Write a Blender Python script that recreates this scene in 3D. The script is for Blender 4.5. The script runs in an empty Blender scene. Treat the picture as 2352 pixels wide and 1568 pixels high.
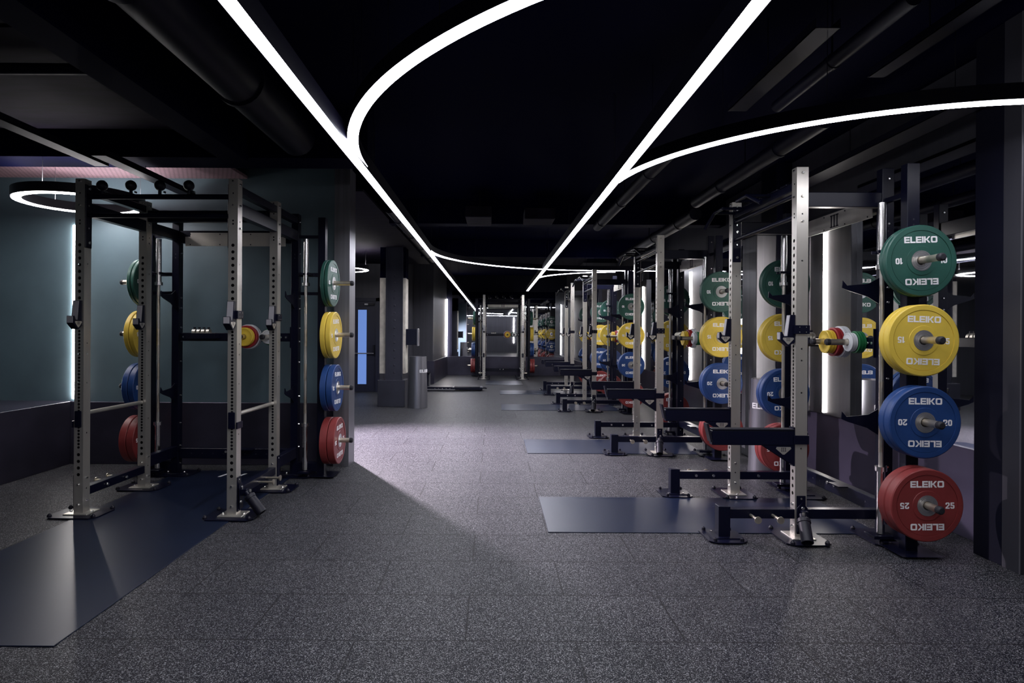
import bpy, bmesh, math, random
from mathutils import Matrix, Vector
random.seed(7)
PI = math.pi
sc = bpy.context.scene
C = sc.collection

# ---------------------------------------------------------------- camera, world, exposure
cam_d = bpy.data.cameras.new('camera')
cam_d.sensor_width = 36
cam_d.lens = 1450 / 2352 * 36
cam_d.shift_x = 42 / 2352
cam_d.shift_y = -19.5 / 2352
cam_d.clip_start = 0.05
cam = bpy.data.objects.new('camera', cam_d)
cam.location = (0, 0, 1.395)
cam.rotation_euler = (PI / 2, -math.radians(0.35), 0)
C.objects.link(cam)
sc.camera = cam
w = bpy.data.worlds.new('world')
sc.world = w
w.use_nodes = True
w.node_tree.nodes['Background'].inputs[0].default_value = (0.26, 0.32, 0.85, 1)
w.node_tree.nodes['Background'].inputs[1].default_value = 0.12
sc.view_settings.view_transform = 'Standard'
sc.view_settings.look = 'None'
sc.view_settings.exposure = 0.74
sc.view_settings.gamma = 1.0
sc.view_settings.use_curve_mapping = False
STRIP = 27.0      # radiance of the ceiling strips
LEDW = 32.0       # radiance of the vertical wall strips
RING = 20.0
LCOL = (0.91, 0.91, 1.0)
WCOL = (1.0, 0.93, 0.90)

# ---------------------------------------------------------------- materials
def mat(name, col, rough=0.5, metal=0.0, noise=None, bump=None, spec=0.5, coat=0.0, emit=None, es=0.0):
    m = bpy.data.materials.new(name)
    m.use_nodes = True
    nt = m.node_tree
    b = nt.nodes['Principled BSDF']
    b.inputs['Base Color'].default_value = (*col, 1)
    b.inputs['Roughness'].default_value = rough
    b.inputs['Metallic'].default_value = metal
    b.inputs['Specular IOR Level'].default_value = spec
    b.inputs['Coat Weight'].default_value = coat
    if emit:
        b.inputs['Emission Color'].default_value = (*emit, 1)
        b.inputs['Emission Strength'].default_value = es
    if noise:
        sx, sy, sz, amt = noise
        tc = nt.nodes.new('ShaderNodeTexCoord')
        mp = nt.nodes.new('ShaderNodeMapping')
        mp.inputs['Scale'].default_value = (sx, sy, sz)
        nz = nt.nodes.new('ShaderNodeTexNoise')
        nz.inputs['Scale'].default_value = 1.0
        nz.inputs['Detail'].default_value = 4
        rp = nt.nodes.new('ShaderNodeValToRGB')
        rp.color_ramp.elements[0].position = 0.3
        rp.color_ramp.elements[1].position = 0.7
        lo = [c * (1 - amt) for c in col]
        hi = [min(1, c * (1 + amt)) for c in col]
        rp.color_ramp.elements[0].color = (*lo, 1)
        rp.color_ramp.elements[1].color = (*hi, 1)
        L = nt.links.new
        L(tc.outputs['Object'], mp.inputs['Vector'])
        L(mp.outputs['Vector'], nz.inputs['Vector'])
        L(nz.outputs['Fac'], rp.inputs['Fac'])
        L(rp.outputs['Color'], b.inputs['Base Color'])
        if bump:
            bp = nt.nodes.new('ShaderNodeBump')
            bp.inputs['Strength'].default_value = bump
            bp.inputs['Distance'].default_value = 0.004
            L(nz.outputs['Fac'], bp.inputs['Height'])
            L(bp.outputs['Normal'], b.inputs['Normal'])
    return m

def rubber_floor():
    m = bpy.data.materials.new('speckled_rubber_tiles')
    m.use_nodes = True
    nt = m.node_tree; L = nt.links.new
    b = nt.nodes['Principled BSDF']
    b.inputs['Roughness'].default_value = 0.50
    b.inputs['Specular IOR Level'].default_value = 0.10
    tc = nt.nodes.new('ShaderNodeTexCoord')
    vo = nt.nodes.new('ShaderNodeTexVoronoi')
    vo.inputs['Scale'].default_value = 350
    vo2 = nt.nodes.new('ShaderNodeTexNoise')
    vo2.inputs['Scale'].default_value = 150; vo2.inputs['Detail'].default_value = 2
    mixv = nt.nodes.new('ShaderNodeVectorMath'); mixv.operation = 'MULTIPLY_ADD'
    L(tc.outputs['Object'], vo2.inputs['Vector'])
    L(vo2.outputs['Color'], mixv.inputs[0])
    mixv.inputs[1].default_value = (0.012, 0.012, 0.012)
    L(tc.outputs['Object'], mixv.inputs[2])
    L(mixv.outputs['Vector'], vo.inputs['Vector'])
    sp = nt.nodes.new('ShaderNodeSeparateColor')
    L(vo.outputs['Color'], sp.inputs['Color'])
    rp = nt.nodes.new('ShaderNodeValToRGB')
    rp.color_ramp.interpolation = 'LINEAR'
    e = rp.color_ramp.elements
    e[0].position = 0.0; e[0].color = (0.0010, 0.0014, 0.006, 1)
    e[1].position = 0.60; e[1].color = (0.004, 0.005, 0.013, 1)
    x = rp.color_ramp.elements.new(0.78); x.color = (0.05, 0.05, 0.06, 1)
    x = rp.color_ramp.elements.new(0.94); x.color = (0.62, 0.61, 0.58, 1)
    L(sp.outputs['Red'], rp.inputs['Fac'])
    br = nt.nodes.new('ShaderNodeTexBrick')
    br.inputs['Scale'].default_value = 1.0
    br.inputs['Brick Width'].default_value = 1.0
    br.inputs['Row Height'].default_value = 0.5
    br.inputs['Mortar Size'].default_value = 0.0045
    br.inputs['Mortar Smooth'].default_value = 0.0
    br.inputs['Color1'].default_value = (0.40, 0.41, 0.45, 1)
    br.inputs['Color2'].default_value = (0.48, 0.49, 0.53, 1)
    br.inputs['Mortar'].default_value = (0.12, 0.12, 0.14, 1)
    br.offset = 0.5
    mp = nt.nodes.new('ShaderNodeMapping')
    mp.inputs['Location'].default_value = (0.62 + 10, -5.86 + 20, 0)
    L(tc.outputs['Object'], mp.inputs['Vector'])
    L(mp.outputs['Vector'], br.inputs['Vector'])
    mx = nt.nodes.new('ShaderNodeMix'); mx.data_type = 'RGBA'; mx.blend_type = 'MULTIPLY'
    mx.inputs['Factor'].default_value = 1.0
    L(rp.outputs['Color'], mx.inputs['A']); L(br.outputs['Color'], mx.inputs['B'])
    L(mx.outputs['Result'], b.inputs['Base Color'])
    bp = nt.nodes.new('ShaderNodeBump'); bp.inputs['Strength'].default_value = 0.35; bp.inputs['Distance'].default_value = 0.004
    L(br.outputs['Fac'], bp.inputs['Height']); bp.invert = True
    L(bp.outputs['Normal'], b.inputs['Normal'])
    return m

def metal_deck():
    m = bpy.data.materials.new('perforated_metal_deck')
    m.use_nodes = True
    nt = m.node_tree; L = nt.links.new
    b = nt.nodes['Principled BSDF']
    b.inputs['Roughness'].default_value = 0.55
    tc = nt.nodes.new('ShaderNodeTexCoord')
    br = nt.nodes.new('ShaderNodeTexBrick')
    br.inputs['Scale'].default_value = 1.0
    br.inputs['Brick Width'].default_value = 0.045
    br.inputs['Row Height'].default_value = 0.05
    br.inputs['Mortar Size'].default_value = 0.0045
    br.inputs['Color1'].default_value = (0.30, 0.18, 0.21, 1)
    br.inputs['Color2'].default_value = (0.26, 0.16, 0.19, 1)
    br.inputs['Mortar'].default_value = (0.08, 0.05, 0.06, 1)
    L(tc.outputs['Object'], br.inputs['Vector'])
    L(br.outputs['Color'], b.inputs['Base Color'])
    return m

MT = {}
MT['floor'] = rubber_floor()
MT['deck'] = metal_deck()
MT['sign'] = mat('satin_sign_plate', (0.72, 0.69, 0.62), 0.36, 0.3, noise=(6, 6, 1.2, 0.1))
MT['steel'] = mat('brushed_stainless', (0.58, 0.555, 0.50), 0.31, 0.75, noise=(6, 6, 1.2, 0.13))
MT['chrome'] = mat('polished_steel', (0.80, 0.79, 0.77), 0.22, 1.0)
MT['hub'] = mat('machined_hub_steel', (0.60, 0.60, 0.61), 0.30, 0.88)
MT['peg'] = mat('worn_peg_steel', (0.62, 0.56, 0.46), 0.30, 0.9, noise=(20, 20, 20, 0.15))
MT['black'] = mat('black_powder_coat', (0.0028, 0.0034, 0.013), 0.32, 0.0, spec=0.22, noise=(3, 3, 3, 0.1))
MT['blackm'] = mat('black_plastic', (0.005, 0.005, 0.012), 0.45, spec=0.3)
MT['rubber'] = mat('black_rubber', (0.014, 0.014, 0.020), 0.6)
MT['ink'] = mat('engraving_and_hole_shade', (0.01, 0.01, 0.02), 0.6)
MT['white'] = mat('white_print', (0.88, 0.87, 0.88), 0.5)
MT['green'] = mat('green_rubber', (0.022, 0.088, 0.068), 0.42, noise=(9, 9, 9, 0.12))
MT['yellow'] = mat('yellow_rubber', (0.72, 0.52, 0.07), 0.42, noise=(9, 9, 9, 0.06))
MT['blue'] = mat('blue_rubber', (0.014, 0.052, 0.19), 0.42, noise=(9, 9, 9, 0.12))
MT['red'] = mat('red_rubber', (0.22, 0.032, 0.032), 0.42, noise=(9, 9, 9, 0.10))
MT['mat'] = mat('navy_vinyl_mat', (0.007, 0.011, 0.027), 0.33, spec=0.14, noise=(1.5, 1.5, 1.5, 0.12))
MT['wall'] = mat('dark_teal_plaster', (0.080, 0.125, 0.148), 0.5, noise=(2, 2, 2, 0.12))
MT['wallg'] = mat('charcoal_panel', (0.060, 0.060, 0.074), 0.45, 0.2, noise=(14, 14, 0.8, 0.12))
MT['dado'] = mat('blackened_steel_panel', (0.050, 0.048, 0.074), 0.33, 0.55, noise=(1.3, 1.3, 1.8, 0.35))
MT['ceil'] = mat('navy_black_ceiling', (0.0008, 0.0012, 0.013), 0.8, spec=0.03)
MT['pipe'] = mat('painted_black_pipe', (0.0028, 0.0028, 0.010), 0.5, spec=0.12)
MT['mauve'] = mat('plasterboard_and_dimmed_deck', (0.008, 0.006, 0.014), 0.8, spec=0.1, noise=(3, 14, 3, 0.5))
MT['concrete'] = mat('pale_concrete', (0.62, 0.58, 0.50), 0.8, noise=(12, 12, 9, 0.18), bump=0.4)
MT['coltrim'] = mat('grey_satin_panel', (0.20, 0.20, 0.22), 0.35, 0.6, noise=(25, 25, 0.6, 0.15))
MT['bin'] = mat('brushed_bin_steel', (0.26, 0.26, 0.29), 0.40, 0.85, noise=(40, 40, 0.7, 0.10))
MT['panel'] = mat('dark_brushed_panel', (0.11, 0.11, 0.12), 0.33, 0.8, noise=(14, 14, 0.8, 0.12))
MT['dado_lit'] = mat('lavender_lit_steel_panel', (0.085, 0.075, 0.120), 0.36, 0.5, noise=(1.3, 1.3, 1.8, 0.25))  # lit copy of the dado steel, lavender light put into its colour
MT['portal'] = mat('matt_black_portal', (0.003, 0.0034, 0.012), 0.65, spec=0.15)
MT['portalg'] = mat('charcoal_satin', (0.030, 0.030, 0.040), 0.5)
MT['colsteel'] = mat('dark_column_steel', (0.045, 0.045, 0.062), 0.42, 0.4, noise=(3, 3, 3, 0.15))
MT['mirror'] = mat('mirror_glass', (0.80, 0.82, 0.85), 0.015, 1.0)
MT['door'] = mat('navy_door_paint', (0.012, 0.014, 0.036), 0.5)
MT['pane'] = mat('blue_lit_pane', (0.05, 0.10, 0.30), 0.2, emit=(0.16, 0.28, 0.66), es=0.5)
MT['strip'] = mat('strip_diffuser', (0.8, 0.8, 0.8), 0.5, emit=LCOL, es=STRIP)
MT['led'] = mat('wall_strip_diffuser', (0.8, 0.8, 0.8), 0.5, emit=WCOL, es=LEDW)
MT['ring'] = mat('ring_diffuser', (0.8, 0.8, 0.8), 0.5, emit=(1, 0.95, 0.97), es=RING)
MT['cw'] = mat('white_small_plate', (0.62, 0.64, 0.66), 0.4)
MT['liner'] = mat('grey_liner', (0.34, 0.33, 0.35), 0.4)
MT['cr'] = mat('red_small_plate', (0.30, 0.020, 0.025), 0.4)
MT['cy'] = mat('yellow_small_plate', (0.75, 0.52, 0.05), 0.4)
MT['cg'] = mat('green_small_plate', (0.015, 0.15, 0.05), 0.4)

# ---------------------------------------------------------------- mesh builder
class MB:
    def __init__(s):
        s.bm = bmesh.new(); s.mats = []
    def mi(s, m):
        if m not in s.mats: s.mats.append(m)
        return s.mats.index(m)
    def box(s, x0, x1, y0, y1, z0, z1, m='black', bev=0.0, M=None):
        i = s.mi(m)
        g = bmesh.ops.create_cube(s.bm, size=1)
        vs = g['verts']
        for v in vs:
            v.co = Vector(((x0 + x1) / 2 + v.co.x * (x1 - x0), (y0 + y1) / 2 + v.co.y * (y1 - y0), (z0 + z1) / 2 + v.co.z * (z1 - z0)))
        fs = {f for v in vs for f in v.link_faces}
        for f in fs: f.material_index = i
        if bev > 0:
            es = list({e for v in vs for e in v.link_edges})
            r = bmesh.ops.bevel(s.bm, geom=es, offset=bev, segments=1, affect='EDGES')
            for f in r['faces']: f.material_index = i
            vs = list({v for f in r['faces'] for v in f.verts} | {v for v in vs if v.is_valid})
        if M is not None:
            for v in vs: v.co = M @ v.co
        return s
    def cyl(s, p0, p1, r, m='black', n=16, r1=None, cap=True, smooth=True):
        i = s.mi(m)
        p0 = Vector(p0); p1 = Vector(p1); d = (p1 - p0)
        q = d.to_track_quat('Z', 'Y').to_matrix()
        r1 = r if r1 is None else r1
        A = []; B = []
        for k in range(n):
            a = 2 * PI * k / n
            o = q @ Vector((math.cos(a), math.sin(a), 0))
            A.append(s.bm.verts.new(p0 + o * r)); B.append(s.bm.verts.new(p1 + o * r1))
        for k in range(n):
            f = s.bm.faces.new((A[k], A[(k + 1) % n], B[(k + 1) % n], B[k])); f.material_index = i; f.smooth = smooth
        if cap:
            f = s.bm.faces.new(A[::-1]); f.material_index = i
            f = s.bm.faces.new(B); f.material_index = i
        return s
    def lathe(s, prof, origin, axis, m='black', n=32, closed=False, smooth=True):
        """prof: list of (t along axis, radius)"""
        i = s.mi(m)
        q = Vector(axis).to_track_quat('Z', 'Y').to_matrix(); o = Vector(origin)
        rings = []
        for t, r in prof:
            if r < 1e-6:
                rings.append([s.bm.verts.new(o + q @ Vector((0, 0, t)))]); continue
            rings.append([s.bm.verts.new(o + q @ Vector((r * math.cos(2 * PI * k / n), r * math.sin(2 * PI * k / n), t))) for k in range(n)])
        pairs = list(zip(rings[:-1], rings[1:]))
        if closed: pairs.append((rings[-1], rings[0]))
        for A, B in pairs:
            for k in range(n):
                k2 = (k + 1) % n
                if len(A) == 1 and len(B) == 1: continue
                if len(A) == 1: f = s.bm.faces.new((A[0], B[k2], B[k]))
                elif len(B) == 1: f = s.bm.faces.new((A[k], A[k2], B[0]))
                else: f = s.bm.faces.new((A[k], A[k2], B[k2], B[k]))
                f.material_index = i; f.smooth = smooth
        return s
    def prism(s, pts, f3, t0, t1, m='black'):
        """pts 2D polygon; f3(u,v,t) -> 3D; extruded t0..t1"""
        i = s.mi(m)
        A = [s.bm.verts.new(Vector(f3(u, v, t0))) for u, v in pts]
        B = [s.bm.verts.new(Vector(f3(u, v, t1))) for u, v in pts]
        n = len(pts); fs = []
        fs.append(s.bm.faces.new(A[::-1])); fs.append(s.bm.faces.new(B))
        for k in range(n): fs.append(s.bm.faces.new((A[k], A[(k + 1) % n], B[(k + 1) % n], B[k])))
        for f in fs: f.material_index = i
        return s
    def tube(s, pts, r, m='black', n=10):
        i = s.mi(m)
        pts = [Vector(p) for p in pts]; rings = []
        for k, p in enumerate(pts):
            a = pts[max(0, k - 1)]; b = pts[min(len(pts) - 1, k + 1)]
            q = (b - a).to_track_quat('Z', 'Y').to_matrix()
            rings.append([s.bm.verts.new(p + q @ Vector((math.cos(2 * PI * j / n) * r, math.sin(2 * PI * j / n) * r, 0))) for j in range(n)])
        for A, B in zip(rings[:-1], rings[1:]):
            for j in range(n):
                f = s.bm.faces.new((A[j], A[(j + 1) % n], B[(j + 1) % n], B[j])); f.material_index = i; f.smooth = True
        for R in (rings[0][::-1], rings[-1]):
            f = s.bm.faces.new(R); f.material_index = i
        return s
    def perforated(s, f3, w, z0, z1, holes, m):
        """flat strip of width w (u from -w/2..w/2), z0..z1 with round holes; holes: list (z, r), f3(u,z)->3D"""
        i = s.mi(m); N = 12
        def V(u, z): return s.bm.verts.new(Vector(f3(u, z)))
        holes = sorted(holes)
        z = z0
        def quad(za, zb):
            if zb - za < 1e-5: return
            f = s.bm.faces.new((V(-w / 2, za), V(w / 2, za), V(w / 2, zb), V(-w / 2, zb))); f.material_index = i
        for hz, r in holes:
            h = r * 1.15
            quad(z, hz - h)
            inner = []; outer = []
            for k in range(N):
                a = 2 * PI * k / N + PI / N
                inner.append(V(r * math.cos(a), hz + r * math.sin(a)))
                c, sn = math.cos(a), math.sin(a)
                t = 1 / max(abs(c), abs(sn))
                outer.append(V(w / 2 * c * t, hz + h * sn * t))
            for k in range(N):
                f = s.bm.faces.new((inner[k], outer[k], outer[(k + 1) % N], inner[(k + 1) % N])); f.material_index = i
            for cx, cz in ((1, 1), (-1, 1), (-1, -1), (1, -1)):
                # fill corners between the two nearest outer points
                cand = [o for o in outer]
                cor = Vector(f3(w / 2 * cx, hz + h * cz))
                cand.sort(key=lambda v: (v.co - cor).length)
                if (cand[0].co - cor).length > 1e-6:
                    vv = s.bm.verts.new(cor)
                    try:
                        f = s.bm.faces.new((cand[0], vv, cand[1])); f.material_index = i
                    except ValueError: pass
            z = hz + h
        quad(z, z1)
        return s
    def mesh(s, name, recalc=True):
        if recalc: bmesh.ops.recalc_face_normals(s.bm, faces=s.bm.faces)
        for e in s.bm.edges:
            if len(e.link_faces) == 2 and e.calc_face_angle(0) > 0.55: e.smooth = False
        me = bpy.data.meshes.new(name)
        s.bm.to_mesh(me); s.bm.free()
        for k in s.mats: me.materials.append(MT[k])
        return me

def link(name, me, parent=None, M=None):
    o = bpy.data.objects.new(name, me); C.objects.link(o)
    if parent: o.parent = parent
    if M is not None: o.matrix_world = M
    return o
def tag(o, label, cat, group=None):
    o['label'] = label; o['category'] = cat
    if group: o['group'] = group
    return o
def struct(name, mb, label=None):
    o = link(name, mb.mesh(name)); o['kind'] = 'structure'
    if label: o['label'] = label
    return o
def thing(name, me, label, cat, loc=(0, 0, 0), rz=0.0, group=None, parts=()):
    """me: mesh or None (Empty). parts: (name, mesh, subparts, label)"""
    o = bpy.data.objects.new(name, me); C.objects.link(o)
    o.matrix_world = Matrix.Translation(loc) @ Matrix.Rotation(rz, 4, 'Z')
    tag(o, label, cat, group)
    def add(ps, par):
        for p in ps:
            c = bpy.data.objects.new(p[0], p[1]); C.objects.link(c); c.parent = par
            if len(p) > 3 and p[3]: c['label'] = p[3]
            if len(p) > 2 and p[2]: add(p[2], c)
    add(parts, o)
    return o

# ---------------------------------------------------------------- lettering
def rect(x0, x1, y0, y1): return [(x0, y0), (x1, y0), (x1, y1), (x0, y1)]
def glyph(ch):
    """list of polygons in a cell of height 1, and advance width"""
    t = 0.24
    if ch == 'E': return [rect(0, t, 0, 1), rect(t, .86, 0, .22), rect(t, .82, .39, .61), rect(t, .86, .78, 1)], .86
    if ch == 'L': return [rect(0, t, 0, 1), rect(t, .80, 0, .22)], .80
    if ch == 'I': return [rect(0, t, 0, 1)], t
    if ch == 'K': return [rect(0, t, 0, 1), [(t, .42), (.40, .42), (.40, .62), (t, .62)], [(.36, .60), (.52, .50), (.98, 1), (.68, 1)], [(.36, .44), (.68, 0), (.98, 0), (.52, .54)]], .98
    if ch == 'O': return [rect(.14, .86, 0, .22), rect(.14, .86, .78, 1), rect(0, t, .14, .86), rect(1 - t, 1, .14, .86), [(.0, .14), (.14, 0), (.3, .22), (.24, .3)], [(1, .14), (.86, 0), (.7, .22), (.76, .3)][::-1], [(0, .86), (.14, 1), (.3, .78), (.24, .7)][::-1], [(1, .86), (.86, 1), (.7, .78), (.76, .7)]], 1.0
    if ch == '0': return [rect(.16, .50, 0, .18), rect(.16, .50, .82, 1), rect(0, .22, .16, .84), rect(.44, .66, .16, .84), [(0, .16), (.16, 0), (.3, .18), (.22, .3)], [(.66, .16), (.50, 0), (.36, .18), (.44, .3)][::-1], [(0, .84), (.16, 1), (.3, .82), (.22, .7)][::-1], [(.66, .84), (.50, 1), (.36, .82), (.44, .7)]], .66
    if ch == '1': return [rect(.16, .38, 0, 1), [(0, .70), (.18, .78), (.18, 1), (0, .84)]], .38
    if ch == '2': return [rect(0, .66, 0, .18), [(0, .18), (.26, .18), (.66, .56), (.48, .64)], rect(.44, .66, .56, .86), rect(.14, .54, .82, 1), [(.54, 1), (.54, .82), (.60, .78), (.66, .86)], rect(0, .22, .66, .86), [(0, .86), (.22, .86), (.22, 1), (.14, 1)]], .66
    if ch == '5': return [rect(.04, .62, .82, 1), rect(.04, .24, .48, .84), rect(.04, .52, .46, .64), [(.52, .64), (.66, .52), (.66, .14), (.44, .2), (.44, .46)], rect(.14, .52, 0, .18), [(.66, .14), (.52, 0), (.42, .12), (.44, .3)], [(0, .16), (.14, 0), (.24, .16), (.22, .28), (0, .28)]], .66
    if ch == 'S':  # serif roman one
        return [rect(.10, .26, 0, 1), rect(0, .36, 0, .10), rect(0, .36, .90, 1)], .36
    return [], .3
def text(mb, s, h, place, t0, t1, m, gap=0.10, sx=1.0):
    """place(u,v,t)->3D with text centred on u=0,v=0"""
    gs = [glyph(c) for c in s]
    W = sum(g[1] for g in gs) + gap * (len(s) - 1)
    x = -W / 2
    for ps, adv in gs:
        for j, p in enumerate(ps):
            dt = j * 0.00003
            mb.prism([((x + u) * h * sx, (v - .5) * h) for u, v in p], place, t0, t1 + dt, m)
        x += adv + gap

# ---------------------------------------------------------------- plates
def plate_meshes(col, num, t, R=.225):
    b = MB()
    h = t / 2
    # closed profile around the Y axis (axis -Y is the "face")
    prof = [(-h, .0645), (-h, .091), (-h + .003, .0925), (-h + .003, .1875), (-h + .005, .188), (-h + .005, .1905), (-h, .191), (-h, R - .006), (-h + .005, R),
            (h - .005, R), (h, R - .006), (h, .191), (h - .005, .1905), (h - .005, .188), (h - .003, .1875), (h - .003, .0925), (h, .091), (h, .0645)]
    b.lathe(prof, (0, 0, 0), (0, 1, 0), col, n=56, closed=True)
    body = b.mesh('bumper_plate_' + col)
    b = MB()
    k = h + .002
    prof = [(-k + .004, .0255), (-k, .030), (-k, .040), (-k + .0015, .0408), (-k + .0015, .0425), (-k, .0433), (-k, .0525), (-k + .0015, .0532), (-k + .0015, .055), (-k, .0557), (-k, .064), (k, .064), (k, .0557), (k - .0015, .055), (k - .0015, .0532), (k, .0525), (k, .0433), (k - .0015, .0425), (k - .0015, .0408), (k, .040), (k, .030), (k - .004, .0255)]
    b.lathe(prof, (0, 0, 0), (0, 1, 0), 'hub', n=36, closed=True)
    hub = b.mesh('hub')
    b = MB()
    for sgn in (-1, 1):   # both faces
        f = h - .003
        def pl(u, v, tt, cx=0, cz=0, rot=0, sgn=sgn):
            if rot: u, v = -u, -v
            U = (cx + u); Z = cz + v
            return (U if sgn < 0 else -U, sgn * (f + tt), Z)
        text(b, 'ELEIKO', .040, lambda u, v, tt: pl(u, v, tt, 0, .132, 0), 0, .0012, 'white', gap=.09)
        text(b, 'ELEIKO', .040, lambda u, v, tt: pl(u, v, tt, 0, -.132, 1), 0, .0012, 'white', gap=.09)
        text(b, num, .038, lambda u, v, tt: pl(u, v, tt, .140, 0, 0), 0, .0012, 'white', gap=.12)
        text(b, num, .038, lambda u, v, tt: pl(u, v, tt, -.140, 0, 1), 0, .0012, 'white', gap=.12)
    let = b.mesh('lettering')
    return body, hub, let
PL = {'green': (plate_meshes('green', '10', .034), .034, '10', 1.868),
      'yellow': (plate_meshes('yellow', '15', .047), .047, '15', 1.367),
      'blue': (plate_meshes('blue', '20', .056), .056, '20', .857),
      'red': (plate_meshes('red', '25', .068), .068, '25', .347)}

# ---------------------------------------------------------------- rack components (local: front = -y, width = x)
W = 1.165; HW = W / 2; HT = 2.535
SX, SY = .07, .08
big = [(.31 + .05 * k, .0125) for k in range(4)] + [(.515 + .025 * k, .0098) for k in range(36)] + [(1.44 + .05 * k, .0125) for k in range(13)] + [(2.20, .007), (2.225, .007), (2.43, .006)]
def upright_mesh(m='steel', holed=True, bolts=True):
    b = MB()
    if holed:
        for sg in (-1, 1):
            b.perforated(lambda u, z, sg=sg: (u, sg * SY / 2, z), SX, .02, HT, big, m)
            b.perforated(lambda u, z, sg=sg: (sg * SX / 2, u, z), SY, .02, HT, [(.2, .006), (.62, .006), (1.0, .006), (1.22, .006), (1.30, .006), (1.9, .006), (2.22, .006)], m)
        b.box(-SX / 2, SX / 2, -SY / 2, SY / 2, HT, HT + .004, m)
        b.box(-SX / 2 + .004, SX / 2 - .004, -.002, .002, .02, HT, 'ink')  # dark sheet inside the tube stands in for shade behind the holes
    else:
        b.box(-SX / 2, SX / 2, -SY / 2, SY / 2, .02, HT, m, bev=.003)
        b.box(-SX / 2 - .0006, SX / 2 + .0006, -.006, .006, 2.10, 2.112, 'ink')
        b.box(-SX / 2 - .0006, SX / 2 + .0006, -.006, .006, 2.135, 2.147, 'ink')
        b.box(-.006, .006, -SY / 2 - .0006, SY / 2 + .0006, 2.10, 2.112, 'ink')
        b.box(-.006, .006, -SY / 2 - .0006, SY / 2 + .0006, 2.135, 2.147, 'ink')
    if bolts:
        zs = (.11, .28, 2.17, 2.34, 2.50) if holed else (.11, .28, .50, .77, 1.10, 1.30, 1.43, 1.62, 1.72, 2.155, 2.31, 2.46)
        for z in zs:
            for sg in (-1, 1):
                b.cyl((sg * SX / 2, 0, z), (sg * (SX / 2 + .010), 0, z), .0105, 'chrome', n=8, r1=.007, smooth=False)
        if holed:
            for z in (.085, .235, 2.34, 2.52):
                b.cyl((0, -SY / 2, z), (0, -SY / 2 - .010, z), .0105, 'chrome', n=8, r1=.007, smooth=False)
    return b.mesh('upright')
def foot_mesh(silver=True):
    b = MB()
    m = 'steel' if silver else 'black'
    b.prism([(-.19, -.10), (-.15, -.15), (.15, -.15), (.19, -.10), (.19, .10), (.15, .15), (-.15, .15), (-.19, .10)], lambda u, v, t: (u, v, t), 0.0065, .014, 'black')
    b.box(-.092, .092, -.080, .080, .012, .022, m, bev=.003)
    for x in (-.165, .165):
        for y in (-.115, .115):
            b.lathe([(0, .016), (.012, .016), (.022, .009), (.030, 0)], (x, y, .012), (0, 0, 1), 'blackm', n=10)
    for x in (-.08, .08):
        b.lathe([(0, .011), (.008, .009), (.010, 0)], (x, 0, .022), (0, 0, 1), 'chrome', n=8)
    return b.mesh('foot_plate')
def tmesh(name, fn):
    b = MB(); fn(b); return b.mesh(name)
UP_S = upright_mesh(); UP_B = upright_mesh('black', False)
FT_S = foot_mesh(True); FT_B = foot_mesh(False)
def peg_mesh(dirv, L=.27):
    b = MB(); d = Vector(dirv)
    b.cyl((0, 0, 0), d * (L - .03), .0225, 'peg', n=20)
    b.lathe([(L - .031, .0245), (L - .008, .0245), (L, .016), (L + .001, 0)], (0, 0, 0), dirv, 'rubber', n=20)
    return b.mesh('storage_peg')
def sign_parts(yf):
    b = MB()
    n = .05
    pts = [(-.49, 2.22), (.49, 2.22), (.49, 2.31), (.44, 2.31), (.44, 2.35), (-.44, 2.35), (-.44, 2.31), (-.49, 2.31)]
    b.prism(pts, lambda u, v, t: (u, t, v), yf - .006, yf, 'sign')
    for x in (-.44, -.15, .15, .44):
        for z in (2.235, 2.335):
            b.cyl((x, yf - .006, z), (x, yf - .009, z), .006, 'ink', n=8)
    me = b.mesh('sign_plate')
    b = MB()
    text(b, 'SSS', .098, lambda u, v, t: (u, yf - .006 - t, 2.285 + v), 0, .0012, 'ink', gap=.06)
    return ('sign_plate', me, [('numeral', b.mesh('numeral'), None, 'black roman numeral three')], 'brushed steel header sign plate')
def fin_mesh(sx):
    b = MB()
    b.prism([(0, -.09), (0, .09), (-.07, .05), (-.22, .035), (-.25, .07), (-.255, .02), (-.21, .0), (-.08, -.04)], lambda u, v, t: (t, u, v), -.004, .004, 'black')
    b.box(-.03, .03, -.004, .0, -.09, .09, 'black')
    return b.mesh('storage_hook')

def place(me, M):
    c = me.copy(); c.transform(M); return c
def T(x, y, z): return Matrix.Translation((x, y, z))

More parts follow.
